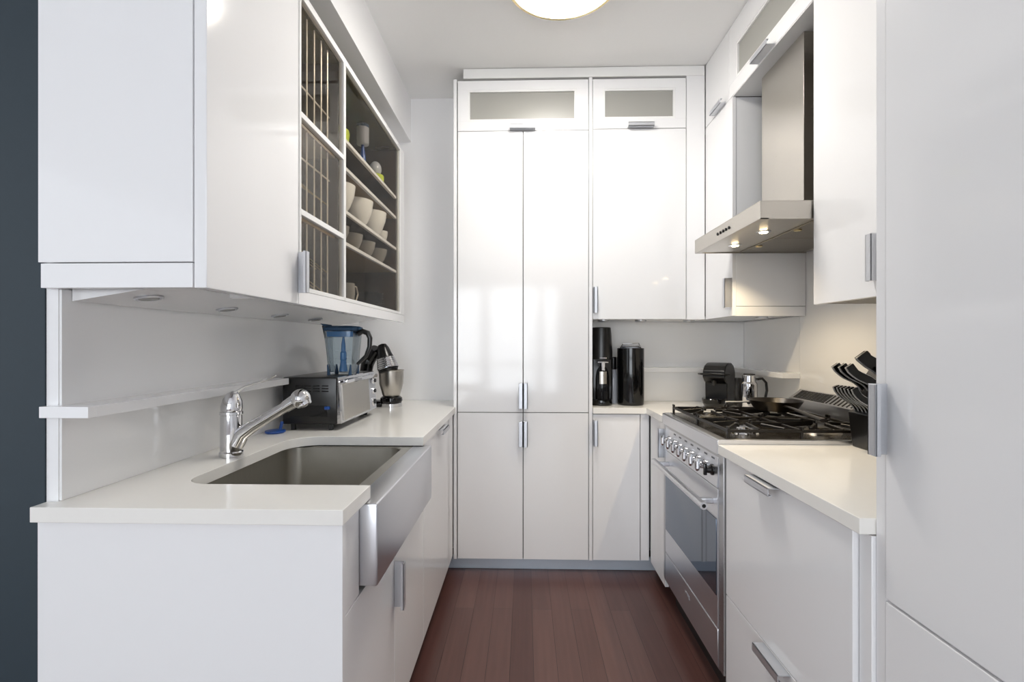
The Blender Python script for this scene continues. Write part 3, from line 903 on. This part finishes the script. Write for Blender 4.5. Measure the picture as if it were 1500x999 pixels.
for r_ in range(3):
    mb = MB()
    for c_ in range(4):
        xx = x0 + 0.055 + c_ * 0.036
        mb.box(xx, xx + 0.027, y0 - 0.0006, y0 + 0.003, 1.098 - r_ * 0.011, 1.103 - r_ * 0.011)
    mb.build('vent_row', 'blackgl', T)
MB().box(x0 + 0.03, x1 - 0.04, y0 - 0.0015, y0 + 0.004, 0.975, 1.020, 0.001).build('side_window', 'blackgl', T)
MB().box(x1 - 0.05, x1 - 0.028, y0 - 0.008, y0 + 0.002, 1.005, 1.018, 0.003).build('side_latch', 'blue', T)
for fx_ in (x0 + 0.04, x1 - 0.03):
    for fy_ in (y0 + 0.015, y1 - 0.03):
        MB().box(fx_ - 0.008, fx_ + 0.008, fy_ - 0.008, fy_ + 0.008, CT1 + 0.0005, 0.945, 0.002).build('foot', 'rubber', T)

# blue lid leaning behind the oven
mb = MB().lathe([(0.0, 0), (0.035, 0), (0.038, 0.004), (0.037, 0.009), (0.02, 0.011), (0.0, 0.011)], (-0.985, 1.882, CT1 + 0.0005), seg=36)
mb.tube([(-0.975, 1.90, CT1 + 0.006), (-0.972, 1.91, CT1 + 0.04)], 0.006, 10)
tag(mb.build('blue_lid', 'blue', None, (-0.985, 1.882, CT1)), 'round blue plastic lid on the countertop beside the toaster oven', 'saucer')

# ------------------------------------------------------------------ blender jar on the toaster oven
jx, jy, jz = -0.800, 2.11, 1.1365
T = thing('blender_jar', 'clear blender jar with blue tint standing on the toaster oven', 'blender', (jx, jy, jz))


def sq(cx, cy, hx_, hy_, r, z):
    return rrect(cx - hx_, cx + hx_, cy - hy_, cy + hy_, r, z, 4)


rg = [sq(jx, jy, 0.050, 0.050, 0.02, jz + 0.004), sq(jx, jy, 0.054, 0.054, 0.02, jz + 0.03), sq(jx, jy, 0.066, 0.064, 0.02, jz + 0.19),
      sq(jx, jy, 0.0625, 0.0605, 0.019, jz + 0.19), sq(jx, jy, 0.0505, 0.0505, 0.019, jz + 0.032), sq(jx, jy, 0.046, 0.046, 0.018, jz + 0.012)]
MB().rings(rg, cap0=True, cap1=True).build('jug', 'jarglass', T)
mb = MB()
for sx in (-1, 1):
    for sy in (-1, 1):
        mb.tube([(jx + sx * 0.046, jy + sy * 0.046, jz + 0.0), (jx + sx * 0.050, jy + sy * 0.050, jz + 0.045)], [0.008, 0.003], 8)
mb.build('foot_fins', 'navyp', T)
mb = MB().rings([sq(jx, jy, 0.067, 0.065, 0.02, jz + 0.191), sq(jx, jy, 0.070, 0.068, 0.02, jz + 0.204), sq(jx, jy, 0.060, 0.058, 0.02, jz + 0.212)])
mb.box(jx + 0.05, jx + 0.08, jy - 0.02, jy + 0.02, jz + 0.196, jz + 0.208, 0.003)
mb.build('lid', 'navyp', T)
MB().rings([sq(jx, jy, 0.060, 0.058, 0.018, jz + 0.165), sq(jx, jy, 0.061, 0.059, 0.018, jz + 0.188)]).build('lid_gasket', 'bluetint', T)
MB().prism([(jx - 0.066, jz + 0.20), (jx - 0.095, jz + 0.224), (jx - 0.06, jz + 0.219)], jy - 0.022, jy + 0.022, 'xz').build('pour_spout', 'navyp', T)
MB().tube([(jx - 0.088, jy, jz + 0.215), (jx - 0.078, jy, jz + 0.16), (jx - 0.070, jy, jz + 0.09), (jx - 0.060, jy, jz + 0.05)], [0.008, 0.006, 0.005, 0.003], 10).build('spout_seam', 'black', T)
MB().lathe([(0.018, 0.012), (0.016, 0.03), (0.012, 0.06), (0.014, 0.065), (0.013, 0.095), (0.010, 0.10), (0.009, 0.13), (0.004, 0.165)], (jx, jy, jz + 0.001), seg=20).build('blade_shaft', 'bluetint', T)
bm_ = MB()
for k, z in enumerate((0.045, 0.075, 0.105)):
    a = k * 1.1
    bm_.prism([(-0.034, -0.004), (0.034, -0.004), (0.034, 0.004), (-0.034, 0.004)], jz + z, jz + z + 0.0015)
bmesh.ops.translate(bm_.bm, verts=bm_.bm.verts[:], vec=(jx, jy, 0))
bm_.build('blades', 'steel', T)
MB().tube([(jx + 0.064, jy, jz + 0.178), (jx + 0.085, jy, jz + 0.190), (jx + 0.108, jy, jz + 0.182), (jx + 0.118, jy, jz + 0.16), (jx + 0.116, jy, jz + 0.12), (jx + 0.10, jy, jz + 0.08), (jx + 0.062, jy, jz + 0.045)], [0.012, 0.012, 0.012, 0.011, 0.010, 0.009, 0.007], 14).build('handle', 'black', T)

# ------------------------------------------------------------------ stand mixer in the back left corner
mx, my = -0.752, 2.70
T = thing('stand_mixer', 'black and chrome stand mixer with steel bowl beyond the toaster oven', 'mixer', (mx, my, CT1))
MB().lathe([(0.060, 0), (0.060, 0.018), (0.058, 0.020)], (mx, my, CT1 + 0.0005), seg=44).build('base_ring', 'chrome', T)
mb = MB().lathe([(0.057, 0), (0.062, 0.012), (0.060, 0.028), (0.050, 0.036), (0.046, 0.036)], (mx, my, CT1 + 0.0212), seg=44)
mb.box(mx - 0.19, mx - 0.04, my - 0.045, my + 0.05, CT1 + 0.0005, CT1 + 0.035, 0.012, 3)
mb.build('base', 'blackgl', T)
MB().lathe([(0.044, 0), (0.050, 0.01), (0.066, 0.07), (0.069, 0.142), (0.0725, 0.147), (0.067, 0.145), (0.062, 0.07), (0.045, 0.012), (0.0, 0.01)], (mx, my, CT1 + 0.058), seg=48, cap1=True).build('bowl', 'hoodst', T)
MB().tube([(mx - 0.15, my, CT1 + 0.02), (mx - 0.155, my, CT1 + 0.13), (mx - 0.135, my, CT1 + 0.24)], [0.036, 0.032, 0.036], 20).build('column', 'blackgl', T)
ax = Vector((0.28, -0.10, -0.96)).normalized()
c0 = Vector((mx - 0.045, my - 0.03, CT1 + 0.352))
MB().lathe([(0.004, 0.0), (0.022, 0.006), (0.034, 0.03), (0.042, 0.07), (0.046, 0.082)], c0, ax, 36).build('head_cover', 'black', T)
rb = [(0.046, 0.083)]
for k in range(5):
    rb += [(0.049 + k * 0.0022, 0.085 + k * 0.0115), (0.050 + k * 0.0022, 0.0915 + k * 0.0115), (0.0475 + k * 0.0022, 0.0935 + k * 0.0115)]
rb += [(0.060, 0.145), (0.040, 0.148)]
MB().lathe(rb, c0, ax, 40).build('ribbed_head', 'chrome', T)
MB().lathe([(0.055, 0.1485), (0.050, 0.160), (0.02, 0.164)], c0, ax, 36).build('head_collar', 'black', T)
MB().tube([c0 + Vector((-0.03, 0.0, -0.03)), (mx - 0.12, my, CT1 + 0.27), (mx - 0.14, my, CT1 + 0.23)], [0.03, 0.036, 0.036], 16).build('neck', 'blackgl', T)

# ------------------------------------------------------------------ bottle carbonator and canister
sx_, sy_ = 0.440, 2.80
T = thing('soda_machine', 'tall black carbonating machine with a bottle beside the pantry', 'soda machine', (sx_, sy_, CT1))
MB().lathe([(0.060, 0), (0.062, 0.01), (0.060, 0.03), (0.056, 0.034)], (sx_, sy_, CT1 + 0.0005), seg=44).build('base', 'blackgl', T)
hs = []
for z, r in ((0.034, 0.062), (0.10, 0.063), (0.24, 0.063), (0.262, 0.063)):
    hs.append([Vector((sx_ + r * math.cos(R(a)), sy_ + 0.0 + r * math.sin(R(a)), CT1 + z)) for a in range(-38, 219, 8)])
MB().rings(hs, cap0=True, cap1=True).build('back_column', 'blackgl', T)
MB().lathe([(0.063, 0.263), (0.0635, 0.30), (0.058, 0.40), (0.054, 0.442), (0.050, 0.446), (0.0, 0.447)], (sx_, sy_, CT1), seg=44).build('top_housing', 'black', T)
B = MB().lathe([(0.0, 0.036), (0.040, 0.036), (0.042, 0.05), (0.042, 0.16), (0.036, 0.20), (0.018, 0.235), (0.016, 0.262)], (sx_, sy_ - 0.022, CT1), seg=32).build('bottle', 'clearbottle', T)
MB().rings([[Vector((sx_ + 0.0424 * math.cos(R(a)), sy_ - 0.022 + 0.0424 * math.sin(R(a)), CT1 + z)) for a in range(-118, -61, 4)] + [Vector((sx_ + 0.0434 * math.cos(R(a)), sy_ - 0.022 + 0.0434 * math.sin(R(a)), CT1 + z)) for a in range(-62, -119, -4)] for z in (0.125, 0.195)]).build('label', 'hoodst', B)
mb = MB().box(sx_ - 0.030, sx_ + 0.030, sy_ - 0.0705, sy_ - 0.055, CT1 + 0.243, CT1 + 0.252, 0.003)
mb.box(sx_ - 0.010, sx_ + 0.010, sy_ - 0.072, sy_ - 0.060, CT1 + 0.20, CT1 + 0.25, 0.003)
mb.build('locking_clip', 'chrome', T)
MB().box(sx_ - 0.020, sx_ + 0.020, sy_ - 0.0665, sy_ - 0.058, CT1 + 0.268, CT1 + 0.274, 0.002).build('trim_bar', 'chrome', T)

qx, qy = 0.612, 2.82
T = thing('canister', 'glossy black cylindrical canister with a metal clasp on top', 'canister', (qx, qy, CT1))
MB().lathe([(0.073, 0), (0.075, 0.004), (0.0765, 0.02), (0.0765, 0.325), (0.0745, 0.326), (0.0735, 0.32), (0.0, 0.32)], (qx, qy, CT1 + 0.0005), seg=56).build('body', 'blackgl', T)
MB().lathe([(0.055, 0.3212), (0.056, 0.335), (0.050, 0.345), (0.0, 0.347)], (qx, qy, CT1), seg=40).build('lid', 'smoke', T)
mb = MB()
pts = [(qx + 0.058 * math.cos(R(a)), qy + 0.058 * math.sin(R(a)), CT1 + 0.336 + 0.003 * math.sin(R(a * 3))) for a in range(0, 361, 15)]
mb.tube(pts, 0.0035, 8)
mb.tube([(qx - 0.06, qy, CT1 + 0.325), (qx - 0.05, qy - 0.03, CT1 + 0.352), (qx, qy - 0.045, CT1 + 0.353), (qx + 0.04, qy - 0.03, CT1 + 0.355), (qx + 0.06, qy, CT1 + 0.325)], 0.003, 8)
mb.build('wire_clasp', 'chrome', T)
T = thing('small_bottle', 'small dark bottle tucked between the soda machine and the canister', 'bottle', (0.524, 2.90, CT1))
MB().lathe([(0.024, 0), (0.025, 0.003), (0.025, 0.16), (0.018, 0.185), (0.014, 0.20)], (0.524, 2.885, CT1 + 0.0005), seg=28).build('body', 'smoke', T)
MB().lathe([(0.020, 0.2005), (0.021, 0.205), (0.021, 0.27), (0.018, 0.274)], (0.524, 2.885, CT1), seg=28).build('cap', 'black', T)

# ------------------------------------------------------------------ coffee machine (built along -Y, then turned)
def turn(mb, c, a):
    m_ = Matrix.Translation(Vector((c[0], c[1], 0))) @ Matrix.Rotation(a, 4, 'Z')
    for v in mb.bm.verts:
        v.co = m_ @ v.co
    return mb


CC, CA = (1.108, 2.79), R(-38)
T = thing('coffee_machine', 'small black capsule coffee machine in the back corner', 'coffee machine', (CC[0], CC[1], CT1))
z0 = CT1 + 0.0005
side = [(-0.055, z0 + 0.012), (-0.060, z0 + 0.13), (-0.085, z0 + 0.145), (-0.105, z0 + 0.165), (-0.100, z0 + 0.20), (-0.075, z0 + 0.228), (-0.03, z0 + 0.243), (0.03, z0 + 0.243), (0.075, z0 + 0.225), (0.100, z0 + 0.19), (0.104, z0 + 0.15), (0.108, z0 + 0.14), (0.108, z0 + 0.012)]
turn(MB().prism(side, -0.060, 0.060, 'yz'), CC, CA).build('body', 'black', T, bevmod=0.006)
ft = [(-0.108, z0 + 0.16)] + [(-0.108 + 0.012 * math.sin(t), z0 + 0.16) for t in ()]
turn(MB().rings([[Vector((0.064 * k * math.cos(R(a)), -0.085 + (0.085 * k * math.sin(R(a)) if a > 180 else 0.03 * math.sin(R(a))), z0 + z)) for a in range(0, 360, 12)] for z, k in ((0.006, 0.8), (0.022, 0.97), (0.046, 1.0), (0.050, 0.97))]), CC, CA).build('drip_tray', 'blackgl', T)
turn(MB().box(-0.061, 0.061, -0.06, 0.112, z0, z0 + 0.014, 0.004), CC, CA).build('foot_plate', 'black', T)
turn(MB().tube([(-0.062, -0.085, z0 + 0.178), (-0.080, -0.100, z0 + 0.182), (-0.060, -0.125, z0 + 0.184), (0.0, -0.135, z0 + 0.186), (0.060, -0.125, z0 + 0.184), (0.080, -0.100, z0 + 0.182), (0.062, -0.085, z0 + 0.178)], 0.007, 10, flat=0.7), CC, CA).build('lever', 'black', T)
turn(MB().cyl((0, -0.09, z0 + 0.148), (0, -0.09, z0 + 0.118), 0.014, 0.009), CC, CA).build('spout', 'blackgl', T)
turn(MB().box(-0.045, 0.045, 0.110, 0.135, z0 + 0.01, z0 + 0.19, 0.01, 3), CC, CA).build('water_tank', 'smoke', T)

# milk frother
qx, qy = 1.165, 2.545
T = thing('milk_frother', 'polished steel milk frother jug beside the coffee machine', 'milk frother', (qx, qy, CT1))
MB().lathe([(0.050, 0), (0.052, 0.006), (0.048, 0.016), (0.042, 0.019)], (qx, qy, CT1 + 0.0005), seg=40).build('power_base', 'chrome', T)
MB().lathe([(0.042, 0.020), (0.043, 0.026), (0.041, 0.145), (0.034, 0.155), (0.033, 0.186), (0.030, 0.190)], (qx, qy, CT1), seg=44).build('jug', 'chrome', T)
MB().lathe([(0.029, 0.1905), (0.027, 0.196), (0.010, 0.198)], (qx, qy, CT1), seg=32).build('lid', 'black', T)
MB().lathe([(0.009, 0), (0.008, 0.003)], (qx - 0.020, qy - 0.039, CT1 + 0.05), (-0.45, -0.89, 0), 20).build('power_button', 'black', T)
MB().box(qx - 0.060, qx - 0.034, qy - 0.006, qy + 0.04, CT1 + 0.02, CT1 + 0.175, 0.008, 3).build('back_post', 'black', T)
MB().tube([(qx + 0.036, qy - 0.01, CT1 + 0.168), (qx + 0.062, qy - 0.012, CT1 + 0.172), (qx + 0.080, qy - 0.014, CT1 + 0.15), (qx + 0.084, qy - 0.014, CT1 + 0.11), (qx + 0.076, qy - 0.014, CT1 + 0.07), (qx + 0.058, qy - 0.012, CT1 + 0.048), (qx + 0.041, qy - 0.01, CT1 + 0.05)], 0.0065, 12).build('handle', 'black', T)

# ------------------------------------------------------------------ knife block and knives
T = thing('knife_block', 'black slanted knife block at the end of the right countertop', 'knife block', (1.2, 1.62, CT1))
MB().prism([(1.122, CT1 + 0.0005), (1.108, 1.040), (1.150, 1.058), (1.142, 1.128), (1.185, 1.195), (1.26, 1.14), (1.31, 1.02), (1.31, CT1 + 0.0005)], 1.565, 1.69, 'xz').build('block', 'black', T, bevmod=0.004)


def knife(name, label, cat, group, y, p0, p1, bow, w, th):
    """handle leaving the block at p0 (x,z) and ending at p1; flattened, with bright edge tang"""
    t = thing(name, label, cat, (p0[0], y, p0[1]), group)
    P0, P1 = Vector((p0[0], y, p0[1])), Vector((p1[0], y, p1[1]))
    n_ = Vector((-(P1 - P0).z, 0, (P1 - P0).x)).normalized()
    pts = []
    for i in range(9):
        s_ = i / 8
        pts.append(P0.lerp(P1, s_) + n_ * bow * math.sin(2 * PI * s_) * -1)
    def strip(hw, ht):
        rs = []
        for i, p in enumerate(pts):
            tg = (pts[min(i + 1, 8)] - pts[max(i - 1, 0)]).normalized()
            nn = Vector((-tg.z, 0, tg.x))
            k = hw * (1.0 + 0.25 * math.sin(PI * i / 8) + (0.2 if i > 6 else 0))
            rs.append([p + nn * k + Y * ht, p - nn * k + Y * ht, p - nn * k - Y * ht, p + nn * k - Y * ht])
        return MB().rings(rs)
    strip(w, th).build('grip', 'blackgl', t)
    strip(w + 0.0017, th * 0.42).build('tang', 'alu', t)
    dd = (P0 - P1).normalized()
    MB().tube([P0 - dd * 0.002, P0 + dd * 0.012], w * 0.8, 8).build('bolster', 'chrome', t)
    return t


nm = ['farthest', 'second', 'third', 'fourth', 'fifth', 'nearest']
for k in range(6):
    knife('steak_knife', 'striped black and steel steak knife, %s from the range in the lower row' % {0: 'first', 1: 'second', 2: 'third', 3: 'fourth', 4: 'fifth', 5: 'sixth'}[k], 'knife', 'steak knives in the lower row of the block', 1.672 - k * 0.0185, (1.128, 1.047), (1.056, 1.128), 0.006, 0.0075, 0.005)
for k in range(3):
    knife('kitchen_knife', 'large black-handled knife in the upper row of the block, %s from the range' % {0: 'first', 1: 'second', 2: 'third'}[k], 'knife', 'kitchen knives in the upper row of the block', 1.668 - k * 0.034, (1.146, 1.120), (1.052, 1.200), 0.006, 0.010, 0.007)
knife('chef_knife', 'widest black-handled knife standing highest in the knife block', 'knife', None, 1.63, (1.176, 1.178), (1.112, 1.236), 0.003, 0.016, 0.009)

# ------------------------------------------------------------------ things in the display cabinet
def bowl_prof(r, h):
    return [(r * 0.42, 0), (r * 0.45, 0.004), (r * 0.40, 0.008), (r * 0.72, h * 0.35), (r * 0.93, h * 0.7), (r, h), (r * 0.965, h), (r * 0.88, h * 0.7), (r * 0.66, h * 0.36), (r * 0.2, 0.016), (0.0, 0.015)]


def bowl(name, label, group, x, y, z, r, h, m):
    t = MB().lathe(bowl_prof(r, h), (x, y, z + 0.0006), seg=44).build(name, m, None, (x, y, z))
    return tag(t, label, 'bowl', group)


zb = 1.80
gB = 'white bowls on the middle shelf'
b0 = bowl('white_bowl', 'deep white bowl on the middle shelf, nearest the glazed door', gB, -0.795, 2.01, zb, 0.080, 0.135, 'china')
for x, y, lb in ((-0.790, 2.235, 'deep white bowl on the middle shelf, second from the near end'), (-0.785, 2.435, 'deep white bowl on the middle shelf, third from the near end')):
    dup(b0, (x, y, zb), lb)
c = b0.copy(); col.objects.link(c); c.location = (-0.785, 2.61, zb); c.scale = (0.48, 0.48, 0.6); c['label'] = 'small white cup on the middle shelf, at the far end'; c['category'] = 'cup'; c.name = 'white_cup'
del c['group']
gG = 'grey bowls on the lower shelf'
b1 = bowl('grey_bowl', 'small dark grey bowl on the lower shelf, nearest the glazed door', gG, -0.790, 1.99, 1.674, 0.058, 0.085, 'greyglass')
for x, y, lb in ((-0.785, 2.145, 'small dark grey bowl on the lower shelf, second from the near end'), (-0.780, 2.31, 'small dark grey bowl on the lower shelf, third from the near end'), (-0.775, 2.49, 'small dark grey bowl on the lower shelf, farthest along')):
    dup(b1, (x, y, 1.674), lb)
wd = ['at the bottom of', 'second from the bottom of', 'third from the bottom of', 'in the middle of', 'third from the top of', 'second from the top of', 'on top of']
for k in range(7):
    pz_ = 1.4386 + k * 0.0125
    p = MB().lathe([(0.052, 0), (0.072, 0.003), (0.100, 0.014), (0.101, 0.0155), (0.072, 0.006), (0.0, 0.004)], (-0.825, 2.46, pz_), seg=48).build('black_plate', 'blackplate', None, (-0.825, 2.46, pz_))
    tag(p, 'black plate %s the stack in the display cabinet' % wd[k], 'plate', 'black plates stacked in the display cabinet')
T = thing('glass_jug', 'small smoky jug on the cabinet floor beside the stacked plates', 'jug', (-0.775, 2.08, 1.438))
MB().lathe([(0.03, 0), (0.032, 0.004), (0.036, 0.06), (0.034, 0.095), (0.031, 0.095), (0.032, 0.06), (0.028, 0.01), (0, 0.008)], (-0.775, 2.08, 1.4386), seg=32).build('body', 'greyglass', T)
MB().tube([(-0.765, 2.110, 1.530), (-0.755, 2.145, 1.525), (-0.755, 2.165, 1.495), (-0.758, 2.150, 1.465), (-0.765, 2.113, 1.455)], 0.0035, 10).build('handle', 'wire', T)

# bottle brush on the top shelf
zt = 2.0836
bx, by = -0.775, 2.29
T = thing('bottle_brush', 'blue and white bottle brush standing on the top shelf', 'brush', (bx, by, zt))
MB().lathe([(0.024, 0), (0.026, 0.004), (0.016, 0.03), (0.013, 0.085), (0.008, 0.120), (0.006, 0.140)], (bx, by, zt), seg=24).build('grip', 'blue', T)
mb = MB()
for k in range(26):
    z = zt + 0.138 + k * 0.0032
    mb.lathe([(0.004, 0), (0.027 + 0.002 * (k % 2), 0.0008), (0.004, 0.0016)], (bx, by, z), seg=22)
mb.build('bristles', 'bristle', T)
mb = MB()
for k in range(9):
    a = k * 2 * PI / 9
    mb.sph((bx + 0.019 * math.cos(a), by + 0.019 * math.sin(a), zt + 0.228), 0.011, seg=10)
mb.sph((bx, by, zt + 0.232), 0.014, seg=12)
mb.build('tip_tuft', 'navyp', T)
tag(MB().lathe([(0.020, 0), (0.022, 0.004), (0.020, 0.055), (0.012, 0.07), (0.010, 0.085)], (-0.80, 2.215, zt), seg=24).build('baby_bottle', 'teal', None, (-0.80, 2.215, zt)), 'small green plastic bottle on the top shelf behind the brush', 'bottle')
T = thing('baby_cup', 'clear dome cup with lime green base on the top shelf', 'cup', (-0.765, 2.47, zt))
MB().lathe([(0.030, 0), (0.036, 0.006), (0.038, 0.05), (0.034, 0.056)], (-0.765, 2.47, zt), seg=28).build('base', 'lime', T)
MB().sph((-0.775, 2.485, zt + 0.092), 0.035, (0.9, 0.9, 1.15)).build('dome', 'smoke', T)
T = thing('lime_cup', 'lime green plastic cup near the glazed door on the top shelf', 'cup', (-0.80, 1.93, zt))
MB().lathe([(0.024, 0.06), (0.036, 0.07), (0.042, 0.12), (0.038, 0.135), (0.0, 0.136)], (-0.82, 2.12, zt), seg=28).build('bowl', 'lime', T)
MB().lathe([(0.022, 0), (0.02, 0.05), (0.024, 0.0595)], (-0.82, 2.12, zt), seg=24).build('stem', 'olive', T)
T = thing('tongs', 'cream wire tongs leaning on the top shelf by the glazed door', 'tongs', (-0.78, 1.93, zt))
MB().tube([(-0.75, 1.92, zt + 0.003), (-0.77, 1.93, zt + 0.06), (-0.80, 1.955, zt + 0.13), (-0.79, 1.98, zt + 0.06), (-0.76, 1.975, zt + 0.004)], 0.0035, 8).build('loop', 'wire', T)
for k, (x, y, r, h, m, lb) in enumerate((( -0.93, 2.28, 0.038, 0.20, 'olive', 'olive green plastic tub at the back of the top shelf'), (-0.93, 2.44, 0.036, 0.17, 'teal', 'dark green plastic tub at the back of the top shelf'), (-0.90, 2.58, 0.032, 0.12, 'teal', 'short green plastic tub at the far end of the top shelf'))):
    tag(MB().lathe([(r * 0.85, 0), (r * 0.9, 0.004), (r, h), (r * 0.94, h), (r * 0.84, 0.01), (0, 0.008)], (x, y, zt), seg=28).build('plastic_tub', m, None, (x, y, zt)), lb, 'tub')

# ------------------------------------------------------------------ ceiling lamp
lx, ly = 0.155, 1.965
T = thing('ceiling_lamp', 'round flush ceiling lamp with opal glass and brass ring, lit', 'lamp', (lx, ly, ZC))
MB().lathe([(0.22, 0.0), (0.22, -0.03), (0.236, -0.04), (0.241, -0.052), (0.233, -0.062), (0.218, -0.064), (0.216, -0.05), (0.21, 0.0)], (lx, ly, ZC), seg=72).build('ring', 'brass', T)
prof = [(0.2145, -0.045)] + [(0.2145 * math.cos(R(t)), -0.055 - 0.035 * math.sin(R(t))) for t in range(0, 90, 10)] + [(0.001, -0.09)]
MB().lathe(prof, (lx, ly, ZC), seg=72).build('opal_shade', 'diffuser', T)
